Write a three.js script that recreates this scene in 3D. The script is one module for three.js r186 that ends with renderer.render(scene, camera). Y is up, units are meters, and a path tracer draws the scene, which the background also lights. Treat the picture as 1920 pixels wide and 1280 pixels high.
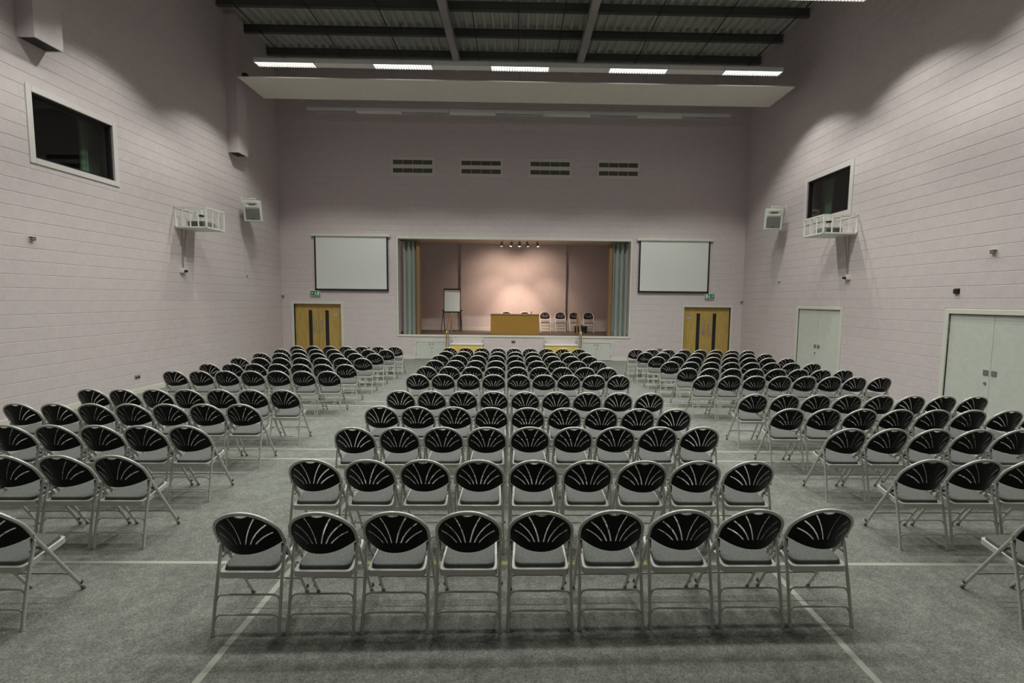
import * as THREE from 'three';
import { RoundedBoxGeometry } from 'three/addons/geometries/RoundedBoxGeometry.js';
import { mergeGeometries } from 'three/addons/utils/BufferGeometryUtils.js';
import { TessellateModifier } from 'three/addons/modifiers/TessellateModifier.js';
import { RectAreaLightUniformsLib } from 'three/addons/lights/RectAreaLightUniformsLib.js';

// ------------------------------------------------------------------ camera, exposure, lights of the hall
const renderer = new THREE.WebGLRenderer({ antialias: true });
renderer.toneMapping = THREE.LinearToneMapping;
renderer.toneMappingExposure = 0.97;
renderer.shadowMap.enabled = true;
RectAreaLightUniformsLib.init();
const scene = new THREE.Scene();
scene.background = new THREE.Color(0x000000);

const camera = new THREE.PerspectiveCamera(2 * Math.atan(640 / 900) * 180 / Math.PI, 1.5, 0.05, 120);
camera.position.set(0, 2.139, 0);
camera.rotation.order = 'YXZ';
camera.rotation.set(-0.08605, -0.01534, 0.01091);
camera.setViewOffset(1920, 1280, -23.2, 0, 1920, 1280);
scene.add(camera);
camera.updateMatrixWorld(true);

// hall dimensions (metres); the stage wall is at z = -17.1, the camera stands near the rear wall
const XL = -8.30, XR = 8.04, ZF = -17.1, ZB = 4.2, TOP = 10.3, STAGE = 0.86;
const LAMP_Y = 8.2;
const LAMP_COLOR = new THREE.Color(0.965, 1.0, 0.92);
const LAMP_POWER = 14.5, LAMP_SIDE = 2.6;                       // candela of each lamp of the pair in a fitting; radiance of its two long sides
// each row: z, strength of its tubes
const LAMP_ROWS = [[-16.22, 0], [-13.1, 1.0], [-9.9, 1.0], [-7.1, 0.85], [-4.1, 0.55]];
const LAMP_SPOTS = [-6.06, -3.03, 0.01, 3.10, 6.11];           // centres of the five fittings of a row
const STAGE_LAMP = 23;

// ------------------------------------------------------------------ helpers
let seed = 20240611;
const rnd = () => { seed = (seed * 1664525 + 1013904223) >>> 0; return seed / 4294967296; };
const V = (x, y, z) => new THREE.Vector3(x, y, z);
const taken = new Map();
function numbered(n) { const k = taken.get(n) ?? 0; taken.set(n, k + 1); return k ? n + '_' + String(k).padStart(3, '0') : n; }
function tag(o, label, category, group, kind) {
  if (label) o.userData.label = label;
  if (category) o.userData.category = category;
  if (group) o.userData.group = group;
  if (kind) o.userData.kind = kind;
  return o;
}
function thing(name, label, category, pos = [0, 0, 0], turn = 0, group, kind) {
  const o = new THREE.Group(); o.name = numbered(name); o.position.set(...pos); o.rotation.y = turn; scene.add(o);
  return tag(o, label, category, group, kind);
}
function part(parent, name, geo, mat, label) {
  const m = new THREE.Mesh(geo, mat); m.name = name; parent.add(m);
  if (label) m.userData.label = label;
  return m;
}
function solo(name, geo, mat, label, category, group, kind) {
  const m = new THREE.Mesh(geo, mat); m.name = numbered(name); scene.add(m); return tag(m, label, category, group, kind);
}
// a box from its corners, with uv in metres
function box(x0, x1, y0, y1, z0, z1, r = 0) {
  const w = Math.abs(x1 - x0), h = Math.abs(y1 - y0), d = Math.abs(z1 - z0);
  const g = r ? new RoundedBoxGeometry(w, h, d, 2, Math.min(r, w / 2.01, h / 2.01, d / 2.01)) : new THREE.BoxGeometry(w, h, d);
  g.translate((x0 + x1) / 2, (y0 + y1) / 2, (z0 + z1) / 2);
  return metric(g);
}
function metric(g, s = 1) {
  const p = g.attributes.position, n = g.attributes.normal, uv = new Float32Array(p.count * 2);
  for (let i = 0; i < p.count; i++) {
    const ax = Math.abs(n.getX(i)), ay = Math.abs(n.getY(i)), az = Math.abs(n.getZ(i));
    let u, v;
    if (ay >= ax && ay >= az) { u = p.getX(i); v = p.getZ(i); } else if (ax >= az) { u = p.getZ(i); v = p.getY(i); } else { u = p.getX(i); v = p.getY(i); }
    uv[2 * i] = u * s; uv[2 * i + 1] = v * s;
  }
  g.setAttribute('uv', new THREE.BufferAttribute(uv, 2));
  return g;
}
const join = (...gs) => mergeGeometries(gs.flat().map((g) => { const q = g.index ? g.toNonIndexed() : g; for (const k of Object.keys(q.attributes)) if (!['position', 'normal', 'uv'].includes(k)) q.deleteAttribute(k); return q; }));
function tube(points, r, seg = 12, radial = 8, closed = false, tension = 0.5) {
  const c = points.length === 2 ? new THREE.LineCurve3(points[0], points[1]) : new THREE.CatmullRomCurve3(points, closed, 'centripetal', tension);
  return new THREE.TubeGeometry(c, points.length === 2 ? 1 : seg, r, radial, closed);
}
function capped(points, r, seg = 12, radial = 8) {               // a tube with rounded ends
  const a = points[0], b = points[points.length - 1];
  const s1 = new THREE.SphereGeometry(r, radial, 4); s1.translate(a.x, a.y, a.z);
  const s2 = new THREE.SphereGeometry(r, radial, 4); s2.translate(b.x, b.y, b.z);
  return join(tube(points, r, seg, radial), s1, s2);
}
function bar(a, b, w, h) {                                       // a square-section bar between two points
  const d = b.clone().sub(a), g = new THREE.BoxGeometry(w, h, d.length());
  g.applyQuaternion(new THREE.Quaternion().setFromUnitVectors(V(0, 0, 1), d.clone().normalize()));
  g.translate((a.x + b.x) / 2, (a.y + b.y) / 2, (a.z + b.z) / 2);
  return g;
}

// ------------------------------------------------------------------ textures and materials
function lattice(n, k) { const a = new Float32Array(k * k); for (let i = 0; i < k * k; i++) a[i] = rnd(); return (x, y) => {   // tileable value noise
  const fx = x / n * k, fy = y / n * k, x0 = Math.floor(fx), y0 = Math.floor(fy), tx = fx - x0, ty = fy - y0, sx = tx * tx * (3 - 2 * tx), sy = ty * ty * (3 - 2 * ty);
  const g = (i, j) => a[((j % k) + k) % k * k + ((i % k) + k) % k];
  return (g(x0, y0) * (1 - sx) + g(x0 + 1, y0) * sx) * (1 - sy) + (g(x0, y0 + 1) * (1 - sx) + g(x0 + 1, y0 + 1) * sx) * sy; }; }
function tex(n, fn, srgb, rep = 1) {
  const d = new Uint8Array(n * n * 4);
  for (let y = 0; y < n; y++) for (let x = 0; x < n; x++) { const c = fn(x, y), i = (y * n + x) * 4; d[i] = Math.max(0, Math.min(255, c[0])); d[i + 1] = Math.max(0, Math.min(255, c[1])); d[i + 2] = Math.max(0, Math.min(255, c[2])); d[i + 3] = 255; }
  const t = new THREE.DataTexture(d, n, n); t.wrapS = t.wrapT = THREE.RepeatWrapping; t.magFilter = THREE.LinearFilter; t.minFilter = THREE.LinearMipmapLinearFilter; t.generateMipmaps = true;
  if (srgb) t.colorSpace = THREE.SRGBColorSpace;
  t.repeat.set(rep, rep); t.needsUpdate = true; return t;
}
const mat = (o) => new THREE.MeshStandardMaterial(o);
const lin = (r, g, b) => new THREE.Color().setRGB(r, g, b);

const N = 1024;
const nA = lattice(N, 512), nB = lattice(N, 200), nC = lattice(N, 34), nD = lattice(N, 7);
const carpetMap = tex(N, (x, y) => { const v = 0.42 * nA(x, y) + 0.42 * nB(x, y) + 0.22 * nC(x, y) + 0.14 * nD(x, y) - 0.6; const s = 122 + v * 80; return [s * 0.992, s * 1.0, s * 0.955]; }, true, 0.55);
const carpetBump = tex(512, (x, y) => { const v = 255 * (0.5 * nA(x * 2, y * 2) + 0.5 * nB(x * 2, y * 2)); return [v, v, v]; }, false, 0.55);
const paintMap = tex(512, (x, y) => { const v = 244 + 8 * (nB(x * 2, y * 2) - 0.5) + 8 * (nC(x * 2, y * 2) - 0.5); return [v, v, v]; }, true, 0.5);
const paintBump = tex(512, (x, y) => { const v = 255 * (0.6 * nA(x * 2, y * 2) + 0.4 * nB(x * 2, y * 2)); return [v, v, v]; }, false, 0.8);
const fabricMap = tex(512, (x, y) => { const v = nA(x * 2, y * 2) * 0.6 + nB(x * 2, y * 2) * 0.4 - 0.5; const s = 98 + v * 70; return [s * 0.985, s, s * 0.975]; }, true, 1.3);
const woodMap = tex(512, (x, y) => { const w = nC(x * 2, y * 0.12 * 2) - 0.5, f = nA(x * 2, y * 0.15) - 0.5; return [184 + 20 * w + 14 * f, 153 + 20 * w + 14 * f, 84 + 18 * w + 12 * f]; }, true, 1);
const beechMap = tex(256, (x, y) => { const w = nC(x * 0.5, y * 4) - 0.5, f = nA(x * 0.4, y * 4) - 0.5; return [206 + 22 * w + 12 * f, 178 + 22 * w + 12 * f, 96 + 20 * w + 10 * f]; }, true, 1);

const M = {
  paint: mat({ color: lin(0.70, 0.608, 0.622), map: paintMap, bumpMap: paintBump, bumpScale: 0.0012, roughness: 0.62 }),
  carpet: mat({ map: carpetMap, bumpMap: carpetBump, bumpScale: 0.004, roughness: 0.97 }),
  lineWhite: mat({ color: lin(0.40, 0.40, 0.35), roughness: 0.7 }),
  lineYellow: mat({ color: lin(0.44, 0.37, 0.09), roughness: 0.7 }),
  white: mat({ color: lin(0.70, 0.71, 0.66), roughness: 0.45 }),
  doorWhite: mat({ color: lin(0.64, 0.665, 0.61), map: paintMap, roughness: 0.42 }),
  trim: mat({ color: lin(0.66, 0.66, 0.58), roughness: 0.45 }),
  deck: mat({ color: lin(0.62, 0.64, 0.59), roughness: 0.55, metalness: 0.2 }),
  purlin: mat({ color: lin(0.10, 0.105, 0.10), roughness: 0.6 }),
  beam: mat({ color: lin(0.50, 0.48, 0.46), roughness: 0.5 }),
  black: mat({ color: lin(0.012, 0.012, 0.013), roughness: 0.45 }),
  plastic: new THREE.MeshPhysicalMaterial({ color: lin(0.005, 0.005, 0.006), roughness: 0.42, specularIntensity: 0.35 }),
  steel: mat({ color: lin(0.60, 0.60, 0.565), metalness: 0.35, roughness: 0.34 }),
  steelDark: mat({ color: lin(0.20, 0.20, 0.19), metalness: 0.3, roughness: 0.5 }),
  clip: mat({ color: lin(0.05, 0.05, 0.05), roughness: 0.5 }),
  clipPale: mat({ color: lin(0.62, 0.62, 0.6), metalness: 0.5, roughness: 0.3 }),
  fabric: mat({ map: fabricMap, roughness: 0.95 }),
  wood: mat({ map: woodMap, roughness: 0.45 }),
  beech: mat({ map: beechMap, roughness: 0.42 }),
  jamb: mat({ color: lin(0.22, 0.13, 0.055), roughness: 0.5 }),
  desk: mat({ color: lin(0.43, 0.235, 0.045), map: paintMap, roughness: 0.5 }),
  deskTop: mat({ color: lin(0.22, 0.125, 0.06), roughness: 0.45 }),
  screen: mat({ color: lin(0.72, 0.73, 0.72), roughness: 0.9 }),
  glass: new THREE.MeshPhysicalMaterial({ color: 0xffffff, transmission: 1, thickness: 0, roughness: 0.02, ior: 1.5 }),
  darkGlass: mat({ color: lin(0.012, 0.012, 0.012), roughness: 0.12 }),
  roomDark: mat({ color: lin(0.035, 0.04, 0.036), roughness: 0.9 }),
  green: mat({ color: lin(0.10, 0.19, 0.11), roughness: 0.9 }),
  chrome: mat({ color: lin(0.62, 0.60, 0.56), metalness: 0.9, roughness: 0.28 }),
  brass: mat({ color: lin(0.62, 0.44, 0.22), metalness: 0.85, roughness: 0.25 }),
  grille: mat({ color: lin(0.16, 0.165, 0.155), roughness: 0.7 }),
  ventDark: mat({ color: lin(0.13, 0.13, 0.10), roughness: 0.8 }),
  ventFrame: mat({ color: lin(0.66, 0.61, 0.60), roughness: 0.6 }),
  partition: mat({ color: lin(0.44, 0.48, 0.45), roughness: 0.55 }),
  stageFloor: mat({ color: lin(0.15, 0.105, 0.085), map: paintMap, roughness: 0.6 }),
  stageCeil: mat({ color: lin(0.62, 0.50, 0.38), roughness: 0.8 }),
  panel: mat({ color: lin(0.80, 0.78, 0.70), map: paintMap, roughness: 0.8 }),
  fitting: mat({ color: lin(0.72, 0.72, 0.70), roughness: 0.4 }),
  tubeOn: mat({ color: lin(0.9, 0.9, 0.9), emissive: LAMP_COLOR, emissiveIntensity: 3.2, roughness: 0.5 }),
  tubeOff: mat({ color: lin(0.75, 0.75, 0.74), roughness: 0.5 }),
  bulb: mat({ color: lin(0.9, 0.85, 0.8), emissive: new THREE.Color(1, 0.86, 0.72), emissiveIntensity: 3, roughness: 0.4 }),
};
M.plastic.name = 'black_plastic';

// ------------------------------------------------------------------ block walls
// local frame of a wall: u along the wall, v up, w out of the face into the hall
function blockGeo(w, h, uo, vo) {
  const bu = 0.0015, bv = 0.005, d = 0.005, c = d - 0.0007, a = w / 2, b = h / 2, q0 = b - bv, P = [], Nn = [], U = [];   // flush upright joints, open bed joints
  const quad = (p, q, r, s, n) => { for (const t of [p, q, r, p, r, s]) { P.push(...t); Nn.push(...n); U.push(t[0] + uo, t[1] + vo); } };
  const lv = Math.hypot(d, bv), lu = Math.hypot(0.0007, bu);
  quad([-a + bu, -q0, d], [a - bu, -q0, d], [a - bu, q0, d], [-a + bu, q0, d], [0, 0, 1]);
  quad([-a, -b, 0], [a, -b, 0], [a - bu, -q0, d], [-a + bu, -q0, d], [0, -d / lv, bv / lv]); quad([-a + bu, q0, d], [a - bu, q0, d], [a, b, 0], [-a, b, 0], [0, d / lv, bv / lv]);
  quad([a - bu, -q0, d], [a, -q0, c], [a, q0, c], [a - bu, q0, d], [0.0007 / lu, 0, bu / lu]); quad([-a, -q0, c], [-a + bu, -q0, d], [-a + bu, q0, d], [-a, q0, c], [-0.0007 / lu, 0, bu / lu]);
  quad([-a, b, 0], [a, b, 0], [a, -b, 0], [-a, -b, 0], [0, 0, -1]);
  const g = new THREE.BufferGeometry();
  g.setAttribute('position', new THREE.Float32BufferAttribute(P, 3)); g.setAttribute('normal', new THREE.Float32BufferAttribute(Nn, 3)); g.setAttribute('uv', new THREE.Float32BufferAttribute(U, 2));
  return g;
}
function cut(rects, holes) {
  for (const [a0, a1, b0, b1] of holes) rects = rects.flatMap(([u0, u1, v0, v1]) => {
    if (u1 <= a0 || u0 >= a1 || v1 <= b0 || v0 >= b1) return [[u0, u1, v0, v1]];
    const out = [];
    if (u0 < a0) out.push([u0, a0, v0, v1]);
    if (u1 > a1) out.push([a1, u1, v0, v1]);
    const m0 = Math.max(u0, a0), m1 = Math.min(u1, a1);
    if (v0 < b0) out.push([m0, m1, v0, b0]);
    if (v1 > b1) out.push([m0, m1, b1, v1]);
    return out;
  });
  return rects.filter(([u0, u1, v0, v1]) => u1 - u0 > 0.02 && v1 - v0 > 0.02);
}
function blockWall(name, label, frame, [u0, u1, v0, v1], holes, bare = [], thick = 0.25, blocks = true, own = 300, vTop = 99) {
  const s = new THREE.Shape([[u0, v0], [u1, v0], [u1, v1], [u0, v1]].map((p) => new THREE.Vector2(...p)));
  for (const [a0, a1, b0, b1] of holes) s.holes.push(new THREE.Path([[a0, b0], [a0, b1], [a1, b1], [a1, b0]].map((p) => new THREE.Vector2(...p))));
  const g = new THREE.ExtrudeGeometry(s, { depth: thick, bevelEnabled: false }); g.translate(0, 0, -thick); metric(g);
  const wall = solo(name, g, M.paint, label, 'wall', undefined, 'structure');
  frame.decompose(wall.position, wall.quaternion, wall.scale); wall.updateMatrixWorld(true);
  if (!blocks) return wall;
  const all = [], H = 0.225, W = 0.45;
  for (let j = 0; v0 + j * H < Math.min(v1, vTop); j++) {
    const b0 = v0 + j * H + 0.003, b1 = Math.min(v0 + (j + 1) * H - 0.003, v1);
    for (let u = u0 - (j % 2 ? W / 2 : 0); u < u1; u += W) {
      const r = [Math.max(u, u0), Math.min(u + W, u1), b0, b1];
      if (r[1] - r[0] > 0.02) all.push(...cut([r], [...holes, ...bare]));
    }
  }
  const p = new THREE.Vector3();
  const seen = all.map((r) => {
    let area = 0; const q = [[0, 2], [1, 2], [1, 3], [0, 3]].map(([i, j]) => { p.set(r[i], r[j], 0).applyMatrix4(wall.matrixWorld); const e = p.clone().applyMatrix4(camera.matrixWorldInverse); if (e.z > -0.3) return null; p.project(camera); return [p.x * 960, p.y * 640]; });
    if (q.includes(null) || q.every(([x]) => Math.abs(x) > 960) || q.every(([, y]) => Math.abs(y) > 640)) return [0, r];
    for (let i = 0; i < 4; i++) { const [x, y] = q[i], [X, Y] = q[(i + 1) % 4]; area += x * Y - X * y; }
    return [Math.abs(area) / 2, r];
  }).sort((a, b) => b[0] - a[0]);
  const shapes = new Map(), rest = [];
  seen.forEach(([area, [a0, a1, b0, b1]], i) => {
    const w = a1 - a0, h = b1 - b0;
    if (i < own && area > 60) {
      const k = w.toFixed(3) + 'x' + h.toFixed(3) + '_' + i % 3;
      if (!shapes.has(k)) shapes.set(k, blockGeo(w, h, 0.61 * (i % 3), 0.37 * (i % 3)));
      const m = part(wall, 'block', shapes.get(k), M.paint); m.position.set((a0 + a1) / 2, (b0 + b1) / 2, 0);
    } else if (area > 0) { const q = blockGeo(w, h, (a0 + a1) / 2, (b0 + b1) / 2); q.translate((a0 + a1) / 2, (b0 + b1) / 2, 0); rest.push(q); }
  });
  if (rest.length) tag(part(wall, 'blockwork', mergeGeometries(rest), M.paint), null, null, null, 'stuff');
  return wall;
}
const frameOf = (u, w, o) => new THREE.Matrix4().makeBasis(u, V(0, 1, 0), w).setPosition(o);
const frameL = frameOf(V(0, 0, -1), V(1, 0, 0), V(XL, 0, 0));     // u = -z
const frameR = frameOf(V(0, 0, 1), V(-1, 0, 0), V(XR, 0, 0));     // u = z
const frameF = frameOf(V(1, 0, 0), V(0, 0, 1), V(0, 0, ZF));      // u = x
const frameB = frameOf(V(-1, 0, 0), V(0, 0, -1), V(0, 0, ZB));

// openings
const WIN_L = [8.6, 10.235, 4.48, 5.577];                         // u on the left wall
const WIN_R = [-13.53, -11.815, 4.42, 5.475];                     // u = z on the right wall
const DR1 = [-13.62, -11.83, 0, 1.975], DR2 = [-8.82, -7.14, 0, 1.975];
const DFL = [-7.885, -6.235, 0, 1.925], DFR = [5.955, 7.63, 0, 1.95];
const PROS = [-4.2, 3.98, STAGE, 4.235];
const CUP_L = [-3.60, -2.50, 0.07, 0.62], CUP_R = [2.33, 3.36, 0.07, 0.635];
const VENTS = [-3.66, -1.30, 1.09, 3.47];
const grow = ([a, b, c, d], m, low = m) => [a - m, b + m, c - low, d + m];

blockWall('wall_left', 'pale pink painted blockwork wall beside the high dark window and wall socket', frameL, [-ZB, 17.1, 0, TOP], [WIN_L], [grow(WIN_L, 0.1)]);
blockWall('wall_right', 'pale pink painted blockwork wall with two white double doors', frameR, [-17.1, ZB, 0, TOP], [WIN_R, DR1, DR2], [grow(WIN_R, 0.13), grow(DR1, 0.1), grow(DR2, 0.1)]);
blockWall('wall_front', 'pale pink blockwork end wall around the stage opening', frameF, [XL, XR, 0, TOP], [PROS, DFL, DFR],
  [grow(PROS, 0.07, 0.09), grow(DFL, 0.1), grow(DFR, 0.075), grow(CUP_L, 0.05), grow(CUP_R, 0.05), ...VENTS.map((x) => [x - 0.76, x + 0.76, 6.36, 7.04])]);
blockWall('wall_rear', 'plain pale pink wall behind the rows of chairs', frameB, [-XR, -XL, 0, TOP], [], [], 0.25, false);

// ------------------------------------------------------------------ floor with its court lines
const floor = solo('floor', box(XL - 0.25, XR + 0.25, -0.2, 0, ZF - 0.05, ZB + 0.25), M.carpet, 'grey carpeted hall floor marked with thin court lines', 'floor', undefined, 'structure');
const stripe = (x0, x1, z0, z1, m = M.lineWhite) => part(floor, 'court_line', box(x0, x1, 0, 0.0015, z0, z1), m);
stripe(-1.79, -1.745, -6.27, 3.5); stripe(2.045, 2.09, -6.27, 3.5);
stripe(-7.6, -1.24, -3.765, -3.725); stripe(1.62, 7.4, -3.765, -3.725);
stripe(-1.24, 1.62, -3.765, -3.725, M.lineYellow);
for (const z of [-6.28, -6.69, -9.5, -9.91]) stripe(-7.6, 7.4, z - 0.018, z + 0.018);

// ------------------------------------------------------------------ roof: ribbed metal deck, purlins, beams, rods
{
  const pts = [], pitch = 0.26;
  for (let x = XL - 0.1; x < XR + 0.1; x += pitch) pts.push([x, 0.1], [x + 0.03, 0], [x + 0.095, 0], [x + 0.125, 0.1]);
  const s = new THREE.Shape(); s.moveTo(pts[0][0], 0.16); pts.forEach(([x, y]) => s.lineTo(x, y)); s.lineTo(pts[pts.length - 1][0], 0.16);
  const g = new THREE.ExtrudeGeometry(s, { depth: ZB - ZF + 0.5, bevelEnabled: false }); g.translate(0, TOP - 0.03, ZF - 0.25); metric(g);
  solo('ceiling', g, M.deck, 'dark ribbed metal roof deck above the steel purlins', 'ceiling', undefined, 'structure');
}
const ord = ['first', 'second', 'third', 'fourth', 'fifth', 'sixth', 'seventh', 'eighth', 'ninth', 'tenth', 'eleventh', 'twelfth', 'thirteenth', 'fourteenth', 'fifteenth', 'sixteenth'];
for (let i = 0, z = -16.62; i < 16; i++, z += 1.33) {
  const g = join(box(XL, XR, 10.05, 10.065, z - 0.06, z + 0.06), box(XL, XR, 10.065, 10.26, z - 0.01, z + 0.01), box(XL, XR, 10.255, 10.27, z - 0.06, z + 0.06));
  solo('roof_purlin', g, M.purlin, 'dark steel roof purlin, ' + ord[i] + ' from the stage end wall', 'purlin', 'steel roof purlins');
}
for (const [x, side] of [[-2.06, 'flip chart'], [1.98, 'white doors']]) {
  const w = 0.105, g = join(box(x - w, x + w, 9.84, 9.86, ZF, ZB, 0), box(x - 0.008, x + 0.008, 9.86, 10.03, ZF, ZB), box(x - w, x + w, 10.03, 10.05, ZF, ZB));
  solo('roof_beam', g, M.beam, 'pale grey steel roof beam on the ' + side + ' side, running toward the stage', 'beam', 'lengthwise roof beams');
}
[-7.75, -5.8, -3.87, -1.32, -0.04, 1.22, 3.83, 5.73, 7.65].forEach((x, i) => solo('conduit', tube([V(x, 10.02, ZF), V(x, 10.02, ZB)], 0.013, 1, 6), M.black,
  'thin dark conduit along the roof, ' + ord[i] + ' from the flip chart side', 'conduit', 'thin roof conduits'));

// ------------------------------------------------------------------ hanging white panel
{
  const p = thing('ceiling_panel', 'long white acoustic panel hanging beside the lit row of lights', 'panel', [0, 8.0, -14.21]);
  part(p, 'board', box(-7.56, 7.52, 0, 0.03, -0.685, 0.685, 0.008), M.panel);
  for (const x of [-6.8, -3.6, 0, 3.6, 6.8]) part(p, 'suspension_wire', tube([V(x, 0.03, 0), V(x, 2.05, 0)], 0.004, 1, 5), M.steelDark);
  part(p, 'bracket', box(-7.5, -7.38, 0.03, 0.17, 0.45, 0.57, 0.01), M.black);
}

// ------------------------------------------------------------------ rows of louvred fluorescent lights
const fittingGeo = {
  body: join(box(-0.77, 0.77, 0.0, 0.06, -0.12, 0.12, 0.012), box(-0.77, 0.77, -0.06, 0.01, 0.123, 0.13), box(-0.77, 0.77, -0.06, 0.01, -0.13, -0.123), box(-0.77, -0.763, -0.06, 0.01, -0.13, 0.13), box(0.763, 0.77, -0.06, 0.01, -0.13, 0.13)),
  tube: (() => { const a = new THREE.CylinderGeometry(0.02, 0.02, 1.48, 10), b = a.clone(); for (const [g, z] of [[a, -0.055], [b, 0.055]]) { g.rotateZ(Math.PI / 2); g.translate(0, -0.03, z); } return join(a, b); })(),
  louvre: join(Array.from({ length: 23 }, (_, i) => box(-0.748 + i * 0.068 - 0.007, -0.748 + i * 0.068 + 0.007, -0.059, -0.045, -0.122, 0.122)), box(-0.762, 0.762, -0.057, -0.005, -0.004, 0.004)),
};
LAMP_ROWS.forEach(([z, on], r) => {
  const visible = r < 3;
  if (visible) {
    const t = thing('light_trunking', ['pale unlit lighting track closest to the stage end wall', 'long white lighting track beside the hanging white panel', 'long white lighting track at the top edge, nearest the chairs'][r], 'lighting track', [0, LAMP_Y + 0.06, z], 0, 'lighting tracks');
    part(t, 'rail', box(-6.86, 6.92, 0, 0.045, -0.05, 0.05, 0.008), M.fitting);
    for (let k = 0; k < 4; k++) part(t, 'cover_strip', box(LAMP_SPOTS[k] + 0.775, LAMP_SPOTS[k + 1] - 0.775, -0.12, 0, -0.12, 0.12, 0.01), M.fitting);
    for (const x of [-6.4, -3.0, 0.02, 3.0, 6.4]) part(t, 'suspension_wire', tube([V(x, 0.04, 0), V(x, 1.79, 0)], 0.003, 1, 5), M.steelDark);
  }
  LAMP_SPOTS.forEach((x, i) => {
    const rowName = ['in the unlit row by the stage wall', 'in the lit row beside the white panel', 'in the lit row at the top edge', 'in the lit row over the middle aisle', 'in the lit row over the back chairs'][r];
    const f = thing('ceiling_light', 'louvred fluorescent light ' + rowName + ', ' + ord[i] + ' from flip chart side', 'light', [x, LAMP_Y, z], 0, 'fluorescent ceiling lights');
    part(f, 'housing', fittingGeo.body, M.fitting);
    part(f, 'lamp_tube', fittingGeo.tube, on ? M.tubeOn : M.tubeOff);
    part(f, 'louvre', fittingGeo.louvre, M.chrome);
    if (!on) return;
    for (const dx of [-0.38, 0.38]) {
      const s = new THREE.SpotLight(LAMP_COLOR, LAMP_POWER * on, 0, 0.99, 0.2, 2);
      s.position.set(x + dx, LAMP_Y - 0.10, z); s.target.position.set(x + dx, 0, z); s.castShadow = true; s.shadow.radius = 3; s.name = 'fluorescent_lamp';
      scene.add(s, s.target);
    }
    for (const t of [-1, 1]) {
      const a = new THREE.RectAreaLight(LAMP_COLOR, LAMP_SIDE * on, 1.48, 0.08);
      a.position.set(x, LAMP_Y - 0.11, z + t * 0.08); a.lookAt(x, LAMP_Y - 0.95, z + t); a.name = 'fluorescent_lamp_side'; scene.add(a);
    }
  });
});

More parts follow.
